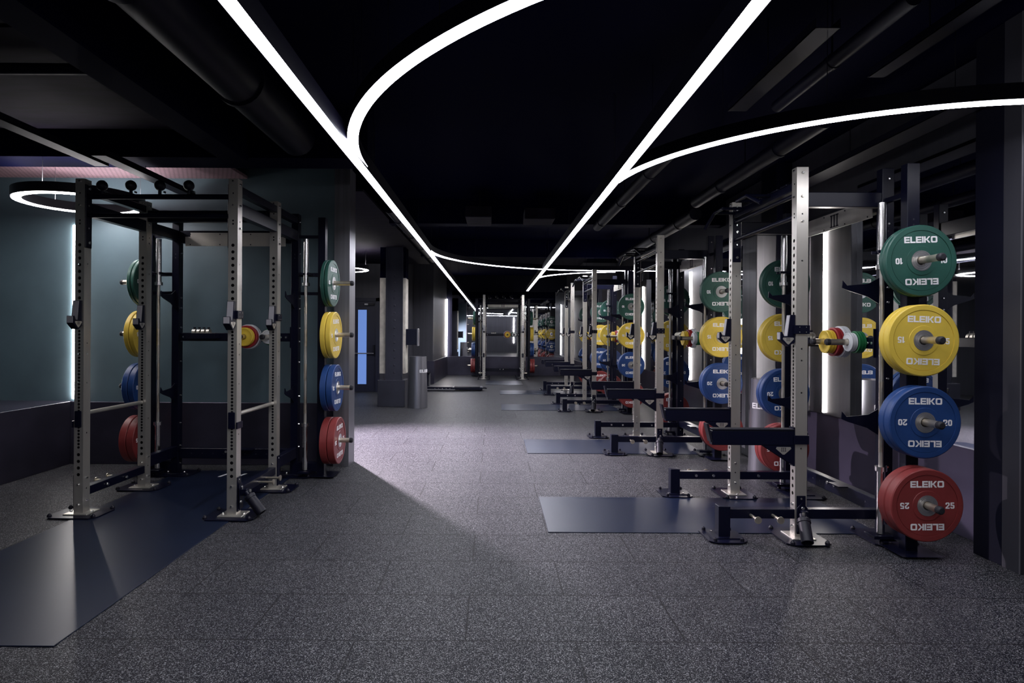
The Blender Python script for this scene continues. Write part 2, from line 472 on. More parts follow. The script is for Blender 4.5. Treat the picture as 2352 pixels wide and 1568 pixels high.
def build_rack_parts(kind):
    """list of (name, mesh, sub, label)"""
    P = []
    yr = .585 if kind == 'half' else 1.37
    silvers = [(-HW, 0), (HW, 0)] + ([(-HW, .82), (HW, .82)] if kind == 'full' else [])
    for x, y in silvers:
        P.append(('upright', place(UP_S, T(x, y, 0)), [('foot_plate', place(FT_S, T(x, y, 0)))], 'brushed steel upright with a column of holes'))
    for x, y in ((-HW, yr), (HW, yr)):
        P.append(('upright', place(UP_B, T(x, y, 0)), [('foot_plate', place(FT_B, T(x, y, 0)))], 'black rear upright'))
    for sg in (-1, 1):
        xs = sg * (HW + .26)
        def post(b):
            b.box(xs - .035, xs + .035, yr - .04, yr + .04, .012, 2.50, 'black', bev=.003)
            for zz in (.5, 1.02, 1.53, 2.10, 2.135):
                b.box(xs - .0355, xs + .0355, yr - .005, yr + .005, zz, zz + .010, 'ink')
            b.prism([(xs - .15, yr - .13), (xs + .15, yr - .13), (xs + .15, yr + .13), (xs - .15, yr + .13)] , lambda u, v, t: (u, v, t), .0145, .0165, 'black')
        P.append(('storage_post', tmesh('storage_post', post), None, 'black plate storage post'))
        for col in PL:
            z = PL[col][3]
            P.append(('storage_peg', place(peg_mesh((sg, 0, 0)), T(xs + sg * .035, yr, z)), None, 'steel peg with a black rubber end cap'))
        x0, x1 = sorted((sg * HW, xs)); xm = (x0 + x1) / 2
        def brk(b):
            b.box(x0 + .03, x1 - .03, yr - .03, yr + .03, 1.930, 1.965, 'black', bev=.002)
            for s3 in (-1, 1):
                b.box(xm + s3 * .035 - .008, xm + s3 * .035 + .008, yr - .15, yr - .028, 1.938, 1.958, 'black', bev=.002)
        P.append(('barbell_bracket', tmesh('barbell_bracket', brk)))
        def cup(b):
            b.box(x0 + .03, x1 - .03, yr - .04, yr + .04, .05, .13, 'black', bev=.002)
            b.box(xm - .05, xm + .05, yr - .17, yr - .038, .05, .072, 'black', bev=.002)
        P.append(('barbell_cup', tmesh('barbell_cup', cup)))
        for z in (1.75, 2.3):
            P.append(('spacer_bar', tmesh('spacer_bar', lambda b: b.box(x0 + .03, x1 - .03, yr - .015, yr + .015, z, z + .03, 'black'))))
        # top side beam
        def tb(b):
            x = sg * HW
            b.box(x - .03, x + .03, .04, yr - .04, 2.27, 2.37, 'black', bev=.004)
            if kind == 'full':
                b.box(x - .03, x + .03, .04, yr - .04, 2.44, 2.50, 'black', bev=.004)
        P.append(('top_beam', tmesh('top_beam', tb)))
        # base side beam
        def sb(b):
            x = sg * HW
            if kind == 'half':
                b.box(x - .03, x + .03, -.52, yr - .04, .14, .205, 'black', bev=.003)
                for yy in (-.34, -.19, .2):
                    b.cyl((x - sg * .03, yy, .172), (x - sg * .045, yy, .172), .012, 'chrome', n=8)
            else:
                b.box(x - .03, x + .03, .04, .78, .14, .205, 'black', bev=.003)
                b.box(x - .03, x + .03, .86, yr - .04, .18, .28, 'black', bev=.003)
                for yy in (.25, .5): b.cyl((x - sg * .03, yy, .17), (x - sg * .045, yy, .17), .012, 'chrome', n=8)
            # oval joint plates
            for yy in ((0,) if kind == 'half' else (0, .82)):
                for s2 in (1,):
                    b.box(x + sg * .035, x + sg * .043, yy - .03, yy + .03, .04, .30, 'black', bev=.002)
        P.append(('base_beam', tmesh('base_beam', sb)))
        def ff(b):
            x = sg * HW
            b.box(x - .04, x + .04, -.56, -.48, .012, .225, 'black', bev=.003)
            b.prism([(x - .15, -.60), (x - .11, -.65), (x + .11, -.65), (x + .15, -.60), (x + .15, -.44), (x + .11, -.39), (x - .11, -.39), (x - .15, -.44)], lambda u, v, t: (u, v, t), .0065, .014, 'black')
            b.box(x - .08, x + .08, -.61, -.43, .012, .020, 'black')
            for dx in (-.12, .12):
                for yy in (-.61, -.43):
                    b.lathe([(0, .014), (.02, .012), (.03, 0)], (x + dx, yy, .012), (0, 0, 1), 'blackm', n=8)
            for yy in (-.58, -.46):
                b.cyl((x - sg * .06, yy, .020), (x - sg * .06, yy, .03), .010, 'chrome', n=8)
        if kind == 'half': P.append(('front_foot', tmesh('front_foot', ff)))
        for yy in ((-.34, -.19) if kind == 'half' else (.40, .55)):
            def bp(b):
                x = sg * (HW + .03)
                b.cyl((x, yy, .165), (x + sg * .12, yy, .165), .0095, 'peg', n=12)
                b.cyl((x + sg * .12, yy, .165), (x + sg * .128, yy, .165), .024, 'peg', n=18)
            P.append(('band_peg', tmesh('band_peg', bp), None, 'small steel peg with a round end'))
        for zz, mir in ((1.70, 1), (.80, 1)):
            P.append(('storage_hook', place(fin_mesh(1), T(sg * (HW), yr - .04, zz))))
    # rear crossbeams
    def rb(b):
        b.box(-HW + .035, HW - .035, yr - .03, yr + .03, 2.25, 2.37, 'black', bev=.004)
    P.append(('header_beam', tmesh('header_beam', rb), [sign_parts(yr - .0305)[:4]]))
    def mbm(b):
        b.box(-HW + .035, HW - .035, yr - .03, yr + .03, 1.30, 1.38, 'black', bev=.004)
        for x in (-.5, .5, .45): b.cyl((x, yr - .03, 1.34), (x, yr - .042, 1.34), .01, 'chrome', n=8)
        for sg in (-1, 1): b.box(sg * (HW - .035) - .004, sg * (HW - .035) + .004, yr - .055, yr + .03, 1.24, 1.44, 'black')
        b.box(-.44, -.14, yr - .15, yr - .03, 1.325, 1.345, 'black', bev=.003)
        b.box(-.44, -.14, yr - .155, yr - .147, 1.325, 1.375, 'black')
    P.append(('shelf_beam', tmesh('shelf_beam', mbm)))
    for x in (.15, .36):
        P.append(('change_plate_peg', place(peg_mesh((0, -1, 0), .26), T(x, yr - .03, 1.345)), None, 'steel peg with a black rubber end cap'))
    def lb(b):
        b.box(-HW + .035, HW - .035, yr - .03, yr + .03, .16, .26, 'black', bev=.004)
        for k in range(9): b.cyl((-.42 + .105 * k, yr - .03, .21), (-.42 + .105 * k, yr - .0305, .21), .007, 'ink', n=8)
        for x in (-.08, .02): b.cyl((x, yr - .03, .23), (x, yr - .042, .23), .012, 'chrome', n=8)
        b.box(.05, .20, yr - .10, yr - .03, .255, .262, 'black')
    P.append(('rear_beam', tmesh('rear_beam', lb)))
    # front pull-up bars
    for sg in (-1, 1):
        def br(b):
            x = sg * (HW - .035)
            b.box(x - .004 - (sg > 0) * .004, x + .004 + (sg < 0) * .004, -.036, .036, 2.02, 2.50, 'black', bev=.003)
            for z in (2.06, 2.28, 2.47): b.cyl((x - sg * .004, 0, z), (x - sg * .018, 0, z), .011, 'chrome', n=8)
        P.append(('bar_bracket', tmesh('bar_bracket', br)))
    if kind == 'half':
        for z, r in ((2.215, .016), (2.365, .016)):
            def pb(b): b.cyl((-HW + .035, -.01, z), (HW - .035, -.01, z), r, 'black', n=16)
            P.append(('pull_up_bar', tmesh('pull_up_bar', pb)))
        def gb(b):
            b.box(-HW + .035, HW - .035, -.03, .03, 2.395, 2.45, 'black', bev=.004)
            for k in range(6): b.box(-.40 + .15 * k, -.30 + .15 * k, -.035, .02, 2.45, 2.46, 'black', bev=.002)
        P.append(('grip_beam', tmesh('grip_beam', gb)))
        for pts in ([(-.68, -.23, 2.33), (-.53, -.2, 2.44), (-.33, -.2, 2.44)], [(-.03, -.2, 2.44), (.17, -.2, 2.44), (.32, -.16, 2.355)]):
            def gr(b):
                b.tube(pts, .014, 'black')
                b.tube([(pts[1][0], -.2, 2.44), (pts[1][0], -.02, 2.44)], .012, 'black')
                e = pts[2] if pts[2][2] > 2.4 else pts[0]
                b.tube([e, (e[0], -.02, 2.44)], .012, 'black')
            P.append(('angled_grip', tmesh('angled_grip', gr)))
    else:
        for z, r in ((2.268, .018), (2.41, .020)):
            def pb(b): b.cyl((-HW + .035, 0, z), (HW - .035, 0, z), r, 'black', n=16)
            P.append(('pull_up_bar', tmesh('pull_up_bar', pb)))
        def cb(b):
            b.box(-HW + .035, HW - .035, .79, .85, 2.36, 2.46, 'black', bev=.004)
        P.append(('cross_beam', tmesh('cross_beam', cb)))
        for k in range(4):
            x = -.44 + .222 * k
            def gl(b):
                b.lathe([(-.04 + .0, 0)] + [(-.04 * math.cos(PI * j / 10), .04 * math.sin(PI * j / 10)) for j in range(1, 10)] + [(.04, 0)], (x, 0, 2.495), (0, 0, 1), 'blackm', n=20)
                b.cyl((x, 0, 2.43), (x, 0, 2.46), .012, 'black', n=10)
                b.cyl((x + .05, -.015, 2.44), (x + .05, -.03, 2.44), .008, 'chrome', n=8)
            P.append(('globe_grip', tmesh('globe_grip', gl), None, 'round black ball grip'))
    return P, yr
PARTS = {'half': build_rack_parts('half'), 'full': build_rack_parts('full')}

# J hook: origin at the face of the upright (y=0 is the front face), z=0 bottom of badge
def jhook_parts(out):
    """out = +1/-1: side of the upright that carries the clamp"""
    b = MB()
    prof = [(-.004, .215), (-.045, .215), (-.062, .075), (-.088, .075), (-.098, .092), (-.098, .045), (-.05, .0), (-.004, .03)]
    prof = [(-.002, .215), (-.034, .215), (-.052, .070), (-.075, .066), (-.088, .098), (-.100, .098), (-.100, .042), (-.048, .0), (-.002, .028)]
    b.prism(prof, lambda u, v, t: (t, u, v), -.026, .026, 'black')
    x0, x1 = sorted((out * .026, out * .0365))
    # clamp around the upright
    b.box(out * .041 - .005, out * .041 + .005, -.012, .090, .085, .145, 'black', bev=.002)
    b.box(min(out * .026, out * .046), max(out * .026, out * .046), -.014, -.004, .085, .145, 'black')
    for z in (.098, .132):
        for y in (.02, .065):
            b.cyl((out * .046, y, z), (out * .0475, y, z), .004, 'chrome', n=6)
    body = b.mesh('j_hook')
    b = MB()
    b.prism([(-.033, .21), (-.037, .212), (-.056, .072), (-.052, .070)], lambda u, v, t: (t, u, v), -.022, .022, 'liner')
    b.prism([(-.1005, .095), (-.104, .095), (-.104, .048), (-.1005, .046)], lambda u, v, t: (t, u, v), -.022, .022, 'liner')
    liner = b.mesh('liner')
    subs = []
    out_parts = [('liner', liner, None, 'pale wear liner')]
    for sg in (-1, 1):
        b = MB()
        b.prism([(-.014, .060), (-.082, .060), (-.086, .050), (-.052, .014), (-.044, .014), (-.010, .050)], lambda u, v, t, sg=sg: (sg * t, u, v), .026, .0275, 'steel')
        badge = b.mesh('badge')
        b = MB()
        text(b, 'SSS', .020, lambda u, v, t, sg=sg: (sg * (.0275 + t), -.048 + sg * u, .046 + v), 0, .0004, 'ink', gap=.1)
        out_parts.append(('badge', badge, [('numeral', b.mesh('numeral'), None, 'black roman numeral three')], 'small steel badge'))
    return body, out_parts
JH = {1: jhook_parts(1), -1: jhook_parts(-1)}

def arm_parts(out):
    b = MB()
    # origin: upright front face at y=0; arm runs to -y; z=0 is arm bottom
    b.box(-.032, .032, -.565, -.004, 0, .100, 'black', bev=.004)
    b.box(-.034, .034, -.565, -.004, .100, .113, 'blackm', bev=.003)
    b.prism([(-.560, .02), (-.575, .02), (-.605, .145), (-.590, .145)], lambda u, v, t: (t, u, v), -.034, .034, 'blackm')
    for sg in (-1, 1):
        b.prism([(-.004, 0), (-.22, 0), (-.004, -.14)], lambda u, v, t, sg=sg: (sg * t, u, v), .026, .031, 'black')
    b.box(-.032, .032, -.012, -.002, -.14, .125, 'black')
    b.box(out * .041 - .005, out * .041 + .005, -.012, .09, .01, .07, 'black', bev=.002)
    b.cyl((0, .0805, .08), (0, .10, .08), .010, 'chrome', n=10)
    body = b.mesh('spotter_arm')
    out_parts = []
    for sg in (-1, 1):
        b = MB()
        b.prism([(-.030, -.010), (-.125, -.010), (-.130, -.022), (-.084, -.062), (-.072, -.062), (-.026, -.022)], lambda u, v, t, sg=sg: (sg * t, u, v), .031, .0325, 'steel')
        badge = b.mesh('badge')
        b = MB()
        text(b, 'SSS', .026, lambda u, v, t, sg=sg: (sg * (.0325 + t), -.078 + sg * u, -.028 + v), 0, .0004, 'ink', gap=.1)
        out_parts.append(('badge', badge, [('numeral', b.mesh('numeral'), None, 'black roman numeral three')], 'small steel badge'))
    return body, out_parts
ARM = {1: arm_parts(1), -1: arm_parts(-1)}

# barbell, standing on end, origin at bottom
def barbell_parts():
    b = MB(); b.cyl((0, 0, .40), (0, 0, 1.80), .014, 'steel', n=14)
    for z in (.62, .93, 1.26, 1.57): b.cyl((0, 0, z - .08), (0, 0, z + .08), .0145, 'peg', n=14)
    shaft = b.mesh('shaft')
    b = MB(); b.cyl((0, 0, 0), (0, 0, .415), .025, 'chrome', n=20); b.cyl((0, 0, .415), (0, 0, .445), .037, 'chrome', n=20)
    s1 = b.mesh('sleeve')
    b = MB(); b.cyl((0, 0, 1.785), (0, 0, 2.20), .025, 'chrome', n=20); b.cyl((0, 0, 1.755), (0, 0, 1.785), .037, 'chrome', n=20)
    s2 = b.mesh('sleeve')
    return [('shaft', shaft), ('sleeve', s1), ('sleeve', s2)]
BB = barbell_parts()

def disc(r, t, m):
    b = MB(); h = t / 2
    b.lathe([(-h, .0255), (-h, r * .45), (-h + .002, r * .5), (-h + .002, r * .86), (-h, r * .9), (-h + .003, r), (h - .003, r), (h, r * .9), (h, .0255)], (0, 0, 0), (0, 1, 0), m, n=36, closed=True)
    return b.mesh('change_plate')
CP = {'white': (disc(.118, .026, 'cw'), .026), 'red': (disc(.108, .022, 'cr'), .022), 'yellow': (disc(.088, .018, 'cy'), .018),
      'small white': (disc(.068, .014, 'cw'), .014), 'green': (disc(.080, .017, 'cg'), .017)}
def collar_mesh():
    b = MB()
    b.lathe([(-.014, .026), (-.014, .036), (.014, .036), (.014, .026)], (0, 0, 0), (1, 0, 0), 'steel', n=18, closed=True)
    b.box(-.008, .008, -.012, .012, .036, .052, 'blackm', bev=.002)
    return b.mesh('bar_collar')
COL = collar_mesh()
def landmine_parts():
    """origin at the outer face of the upright (x = 0), points +x and down"""
    b = MB()
    b.prism([(-.03, .06), (.03, .06), (.035, .22), (0, .26), (-.035, .22)], lambda u, v, t: (t, u, v), .009, .017, 'black')
    b.cyl((.017, 0, .22), (.025, 0, .22), .011, 'chrome', n=8)
    b.cyl((.017, -.03, .12), (.030, -.03, .12), .010, 'chrome', n=8)
    b.box(.017, .06, -.02, .02, .16, .21, 'black', bev=.003)
    br = b.mesh('pivot_bracket')
    b = MB()
    a = Vector((.060, -.02, .190)); d = Vector((.66, -.16, -.73)).normalized()
    b.cyl(a, a + d * .05, .024, 'black', n=16)
    b.lathe([(.03, .034), (.04, .043), (.062, .043), (.064, .038), (.20, .038), (.20, .030), (.08, .030), (.08, 0)], a, d, 'blackm', n=24)
    b.cyl(a + d * .05 + Vector((0, 0, .04)), a + d * .05 + Vector((0, 0, .06)), .010, 'chrome', n=8)
    return [('pivot_bracket', br), ('sleeve', b.mesh('sleeve'))]
LM = landmine_parts()
def safety_parts(sg):
    b = MB(); b.cyl((0, .045, .765), (0, .775, .765), .016, 'steel', n=16)
    r = b.mesh('rod')
    b = MB()
    b.box(-.026, .026, -.052, -.042, .665, .79, 'black', bev=.004)
    b.box(sg * .041 - .005, sg * .041 + .005, -.052, .05, .665, .715, 'black', bev=.002)
    return [('rod', r, None, 'pale steel rod'), ('holder', b.mesh('holder'))]

# ---------------------------------------------------------------- place a rack with everything on it
ORD = ['inner', 'outer']
def place_rack(kind, x, y, rz, who, extras=True):
    parts, yr = PARTS[kind]
    R = Matrix.Translation((x, y, 0)) @ Matrix.Rotation(rz, 4, 'Z')
    kindname = 'power_rack' if kind == 'full' else 'half_rack'
    cat = 'power rack' if kind == 'full' else 'squat rack'
    thing(kindname, None, 'steel and black %s, %s' % (cat, who[3]), cat, (x, y, 0), rz, 'weightlifting racks', parts)
    def at(p, dz): # world matrix
        return R @ Matrix.Translation(p) @ Matrix.Rotation(dz, 4, 'Z')
    def put(name, me, label, cat, p, dz, group, ps=()):
        o = thing(name, me, label, cat, (0, 0, 0), 0, group, ps)
        o.matrix_world = at(p, dz); return o
    for sg in (-1, 1):
        side = who[2] if sg > 0 else who[1]
        xs = sg * (HW + .26 + .035)
        for col, (ms, t, num, z) in PL.items():
            for k in range(2):
                px = xs + sg * (.004 + t / 2 + k * (t + .005))
                rot = PI / 2 * sg
                o = put('bumper_plate', ms[0], '%s %s plate, %s on the %s peg, %s side of %s' % (col, num, 'inner' if k == 0 else 'outer', {'green': 'top', 'yellow': 'second', 'blue': 'third', 'red': 'lowest'}[col], side, who[0]),
                    'weight plate', (px, yr, z - .002), rot, '%s %s bumper plates' % (col, num), [('hub', ms[1], None, 'steel hub'), ('lettering', ms[2], None, 'white lettering')])
                o.matrix_world = o.matrix_world @ Matrix.Rotation(math.radians(random.uniform(-2.5, 2.5)), 4, 'Y')
        put('barbell', None, 'steel barbell standing on end at the %s side of %s' % (side, who[0]), 'barbell', (sg * (HW + .13), yr - .10, .078), 0, 'barbells stood upright in racks', BB)
        ys = [0] if kind == 'half' else [0, .82]
        for i, yy in enumerate(ys):
            wh = 'front upright' if i == 0 else 'middle upright'
            zz = 1.316 if kind == 'half' else 1.405
            body, ps = JH[sg]
            put('j_hook', body, 'black J hook on the %s %s of %s' % (side, wh, who[0]), 'J hook', (sg * HW, yy - .04, zz), 0, 'J hooks', ps)
        if kind == 'half':
            body, ps = ARM[sg]
            put('spotter_arm', body, 'black spotter arm reaching forward on the %s side of %s' % (side, who[0]), 'spotter arm', (sg * HW, -.04, .640), 0, 'spotter arms', ps)
        else:
            put('safety_bar', None, 'steel safety rod between the %s uprights of %s' % (side, who[0]), 'safety bar', (sg * HW, 0, 0), 0, 'safety rods', safety_parts(sg))
    if extras:
        put('landmine_sleeve', None, 'black swivelling landmine tube low on the %s front upright of %s' % (who[2], who[0]), 'landmine', (HW + SX / 2 + .008, 0, 0), 0, 'landmine tubes', LM)
    # change plates
    cy = yr - .034
    seq = [('white', 2), ('red', 2), ('yellow', 3)]
    for x0, sq in ((.15, seq), (.36, [('green', 3), ('small white', 3)])):
        yy = cy
        for c, n in sq:
            me, t = CP[c]
            for k in range(n):
                pos = 'rearmost' if k == 0 else ('frontmost' if k == n - 1 else 'middle')
                put('change_plate', me, '%s change plate, %s of its kind, back beam of %s' % ('large white' if c == 'white' else c, pos, who[0]), 'small weight plate', (x0, yy - t / 2, 1.3445), 0, '%s change plates' % c)
                yy -= t + .001
    for k in range(4):
        put('bar_collar', COL, 'steel bar collar, %s of four on the back shelf of %s' % (('first', 'second', 'third', 'last')[k], who[0]), 'bar collar', (-.36 + .045 * k, yr - .10, 1.382), 0, 'bar collars')

place_rack('full', -2.538, 4.78, math.radians(-1.3), ('the left power rack', 'left', 'right', 'on the left before the teal wall'))
RR = -PI / 2
place_rack('half', 2.10, 4.92, RR, ('the nearest right rack', 'far', 'near', 'nearest of the row along the right wall'))
place_rack('half', 1.93, 7.93, RR, ('the second right rack', 'far', 'near', 'second of the row along the right wall'))
place_rack('half', 1.80, 11.90, RR, ('the third right rack', 'far', 'near', 'third of the row along the right wall'))
place_rack('half', 1.78, 14.90, RR, ('the fourth right rack', 'far', 'near', 'fourth and farthest of the row along the right wall'))
place_rack('full', 0.29, 18.95, 0, ('the far end rack', 'left', 'right', 'facing the viewer before the far end mirror'), False)

# ---------------------------------------------------------------- room shell
FY = 20.85; LX = -4.42; RX = 3.30; CZ = 3.30
b = MB(); b.box(-7.5, 6.5, -3.5, FY + .2, -.12, 0, 'floor'); struct('floor', b)
b = MB(); b.box(-7.5, 6.5, -3.5, FY + .2, CZ, CZ + .1, 'ceil'); struct('ceiling', b)
b = MB(); b.box(-2.3, RX + .15, FY, FY + .15, 0, CZ, 'portal'); struct('wall_far', b)
b = MB(); b.box(RX, RX + .15, -3.5, FY, 0, CZ, 'wallg'); struct('wall_right', b)
b = MB(); b.box(-5.75, -5.60, -3.5, 15.0, 0, CZ, 'wall'); struct('wall_left', b)
b = MB(); b.box(-5.75, 6.5, -3.5, -3.35, 0, CZ, 'wallg'); struct('wall_front', b)
b = MB(); b.box(-5.6, -1.53, 6.64, 6.80, 0, CZ, 'wall'); struct('wall_back', b)
b = MB(); b.box(-5.6, -2.2, 14.86, 15.0, 0, CZ, 'wallg'); struct('wall_door', b)
b = MB(); b.box(-2.34, -2.2, 15.0, 17.3, 0, CZ, 'wallg'); b.box(-2.34, -1.66, 17.3, 17.44, 0, CZ, 'wallg'); struct('wall_side', b)
b = MB(); b.prism([(-1.80, 17.44), (-1.66, 17.44), (-1.56, FY), (-1.80, FY)], lambda u, v, t: (u, v, t), 0, CZ, 'wallg'); struct('wall_corner', b)
b = MB(); b.box(2.40, RX, 17.0, FY, 0, CZ, 'wallg'); struct('wall_bay', b)
# grey end trim of the rack I wall
b = MB(); b.box(-1.66, -1.50, 6.555, 6.64, 0, CZ - .2, 'coltrim'); b.box(-1.53, -1.50, 6.64, 6.82, 0, CZ - .2, 'coltrim'); struct('trim_1', b)
# dado panels (blackened steel)
DZ = .62
b = MB(); b.box(-5.6, LX, -3.3, 6.60, 0, DZ + .035, 'dado', bev=.003); struct('baseboard_left', b)
b = MB(); b.box(LX, -1.66, 6.60, 6.64, 0, DZ + .03, 'dado', bev=.003); b.box(-5.6, LX, 6.60, 6.64, 0, DZ + .035, 'dado'); struct('baseboard_back', b)
b = MB(); b.box(RX - .035, RX, 4.06, 7.0, 0, DZ, 'dado_lit', bev=.003); b.box(RX - .035, RX, 7.4, 17.0, 0, DZ, 'dado', bev=.003); struct('baseboard_right', b)  # near stretch uses the lit copy of the same steel
b = MB(); b.box(-1.56, 2.40, FY - .035, FY, 0, DZ, 'dado', bev=.003); struct('baseboard_far', b)
b = MB(); b.box(2.365, 2.40, 16.965, FY - .035, 0, DZ, 'dado'); b.box(2.365, RX - .04, 16.965, 17.0, 0, DZ, 'dado'); struct('baseboard_bay', b)
b = MB(); b.box(-2.2, -1.66, 17.26, 17.3, 0, DZ, 'dado'); b.prism([(-1.66, 17.26), (-1.62, 17.26), (-1.52, FY - .04), (-1.56, FY - .04)], lambda u, v, t: (u, v, t), 0, DZ, 'dado'); struct('baseboard_corner', b)
# black portal column right
b = MB(); b.box(3.09, RX, 3.83, 4.06, 0, CZ, 'portal', bev=.004); struct('trim_2', b)
b = MB(); b.box(3.09, RX + .3, 3.70, 3.83, 0, CZ, 'portalg'); b.box(3.086, 3.092, 3.694, 3.70, 0, CZ, 'coltrim'); struct('trim_3', b)
# satin columns on the right wall
b = MB(); b.box(2.91, 3.13, 7.0, 7.4, 0, 2.50, 'coltrim', bev=.006); b.box(3.13, RX, 7.0, 7.4, 0, CZ, 'black'); struct('trim_4', b)
b = MB(); b.box(3.235, RX, 5.72, 6.75, DZ, 2.55, 'panel', bev=.004); b.box(3.22, 3.235, 6.45, 6.72, DZ, 2.5, 'coltrim'); struct('trim_5', b)
b = MB(); b.box(3.235, RX, 9.8, 10.9, DZ, 2.55, 'panel', bev=.004); struct('trim_6', b)
b = MB(); b.box(3.235, RX, 13.4, 14.0, DZ, 2.55, 'panel', bev=.004); struct('trim_7', b)
# transverse beam and lower deck over the alcove
b = MB(); b.box(-5.6, -1.1, 5.45, 5.80, 2.895, CZ, 'ceil'); struct('trim_8', b)
b = MB(); b.box(-5.6, -2.6, 5.80, 6.64, 3.0, 3.03, 'deck'); struct('trim_9', b)  # deck cut short so its bright band ends where the light fades
b = MB(); b.box(-5.6, -1.5, 7.2, 14.8, 3.0, 3.03, 'mauve'); struct('trim_10', b)  # side-room deck, its dimness put into a darker colour
b = MB(); b.box(-1.5, RX, 9.0, 9.25, 2.95, CZ, 'ceil'); struct('trim_11', b)
b = MB(); b.box(-1.5, RX, 12.9, 13.1, 2.95, CZ, 'ceil'); struct('trim_12', b)

# mirrors
def mirror(x0, x1, y0, y1, z0, z1, label):
    b = MB(); b.box(x0, x1, y0, y1, z0, z1, 'mirror')
    tag(link('wall_mirror', b.mesh('wall_mirror')), label, 'mirror', 'wall mirrors')
mirror(RX - .012, RX, 4.06, 5.72, DZ, 2.75, 'tall mirror behind the nearest right-hand rack')
mirror(RX - .012, RX, 7.4, 9.8, DZ, 2.75, 'tall mirror behind the second right-hand rack')
mirror(RX - .012, RX, 10.9, 13.4, DZ, 2.75, 'tall mirror behind the third right-hand rack')
mirror(RX - .012, RX, 14.0, 16.96, DZ, 2.75, 'tall mirror behind the fourth right-hand rack')
mirror(-1.38, 2.36, FY - .012, FY, DZ, 2.75, 'wide mirror on the far end wall')

# ---------------------------------------------------------------- lights
def strip_along(name, pts, wid, label, mt='strip', h=.09, z=2.60, cap_z=0.0, lip=0.0, cat='ceiling light', group='curved and straight ceiling light lines'):
    """a linear luminaire following pts (x,y): diffuser below, housing above"""
    P = [Vector((p[0], p[1])) for p in pts]
    nrm = []
    for i in range(len(P)):
        a = P[max(0, i - 1)]; c = P[min(len(P) - 1, i + 1)]
        d = (c - a).normalized(); nrm.append(Vector((-d.y, d.x)))
    def ribbon(b, w2, z0, z1, m, w3=None):
        w3 = -w2 if w3 is None else w3
        i_ = b.mi(m); bm = b.bm
        rows = []
        for p, n in zip(P, nrm):
            l = p + n * w2; r = p + n * w3
            rows.append([bm.verts.new((l.x, l.y, z0)), bm.verts.new((r.x, r.y, z0)), bm.verts.new((r.x, r.y, z1)), bm.verts.new((l.x, l.y, z1))])
        for A, B in zip(rows[:-1], rows[1:]):
            for k in range(4):
                f = bm.faces.new((A[k], A[(k + 1) % 4], B[(k + 1) % 4], B[k])); f.material_index = i_
        for R in (rows[0], rows[-1][::-1]):
            f = bm.faces.new(R); f.material_index = i_
    b = MB(); ribbon(b, wid / 2 + .001, z + .006, z + h, 'pipe')
    if lip:
        for sg in (-1, 1): ribbon(b, sg * (wid / 2 + .001), z - lip, z + h, 'pipe', sg * (wid / 2 + .005))
    housing = b.mesh('housing')
    b = MB(); ribbon(b, wid / 2, z + cap_z, z + .005, mt); diff = b.mesh('diffuser')
    b = MB()
    step = max(1, len(P) // 6)
    for i in range(step // 2, len(P), step):
        b.cyl((P[i].x, P[i].y, z + h), (P[i].x, P[i].y, CZ), .002, 'pipe', n=6)
    cab = b.mesh('hanger')
    return thing(name, None, label, cat, (0, 0, 0), 0, group, [('housing', housing), ('diffuser', diff, None, 'glowing white diffuser'), ('hanger', cab)])
def arc(cx, cy, R, a0, a1, n=40):
    return [(cx + R * math.cos(math.radians(a0 + (a1 - a0) * k / n)), cy + R * math.sin(math.radians(a0 + (a1 - a0) * k / n))) for k in range(n + 1)]
WD = .066
strip_along('ceiling_light_line', [(-.965, y) for y in [x * 1.0 for x in range(1, 21)] + [FY - .02]], WD, 'long straight light line on the left running to the far end', lip=.016)
strip_along('ceiling_light_line', [(.945, y) for y in [x * 1.0 for x in range(1, 19)]], WD, 'long straight light line on the right running down the room', lip=.016)
strip_along('ceiling_light_line', arc(2.07, 4.60, 3.03, 180, 240), WD, 'large curved light line branching from the left line near the viewer', cap_z=-.001)
strip_along('ceiling_light_line', arc(2.99, 5.27, 2.04, 178, 290), WD, 'large curved light line sweeping off to the right side', cap_z=-.001)
strip_along('ceiling_light_line', arc(2.0, 9.15, 2.965, 180, 90)+[(2.6, 12.115), (3.2, 12.115)], WD, 'far curved light line crossing over to the right wall', cap_z=-.001)
strip_along('ceiling_light_line', arc(2.6, 14.0, 1.655, 180, 262), WD, 'small far curved light line leaving the right line', cap_z=-.0015)
strip_along('ceiling_light_line', [(x * .5, -2.6) for x in range(-8, 6)], WD, 'straight light line crossing the room behind the viewer', cap_z=-.001)
def ring_light(x, y, r, z, label):
    b = MB(); b.lathe([(0.006, r - .045), (0.006, r + .045), (.09, r + .045), (.09, r - .045)], (0, 0, 0), (0, 0, 1), 'blackm', n=64, closed=True)
    hs = b.mesh('housing')
    b = MB(); b.lathe([(0.0, r - .036), (0.0, r + .036), (.006, r + .036), (.006, r - .036)], (0, 0, 0), (0, 0, 1), 'ring', n=64, closed=True)
    b.lathe([(.0905, r - .025), (.0905, r + .025), (.092, r + .025), (.092, r - .025)], (0, 0, 0), (0, 0, 1), 'ring', n=64, closed=True)  # upward glowing face, added to brighten the deck above
    df = b.mesh('diffuser')
    b = MB()
    for k in range(3):
        a = 2 * PI * k / 3 + .5
        b.cyl((r * math.cos(a), r * math.sin(a), .09), (r * math.cos(a), r * math.sin(a), 2.995 - z), .002, 'coltrim', n=6)
    thing('ring_light', None, label, 'ring light', (x, y, z), 0, 'hanging ring lights', [('housing', hs), ('diffuser', df, None, 'glowing white ring'), ('hanger', b.mesh('hanger'))])
ring_light(-3.90, 5.95, .49, 2.585, 'black hanging ring light over the left corner above the power rack')
ring_light(-2.95, 12.1, .50, 2.585, 'small distant ring light seen past the teal wall near the door')

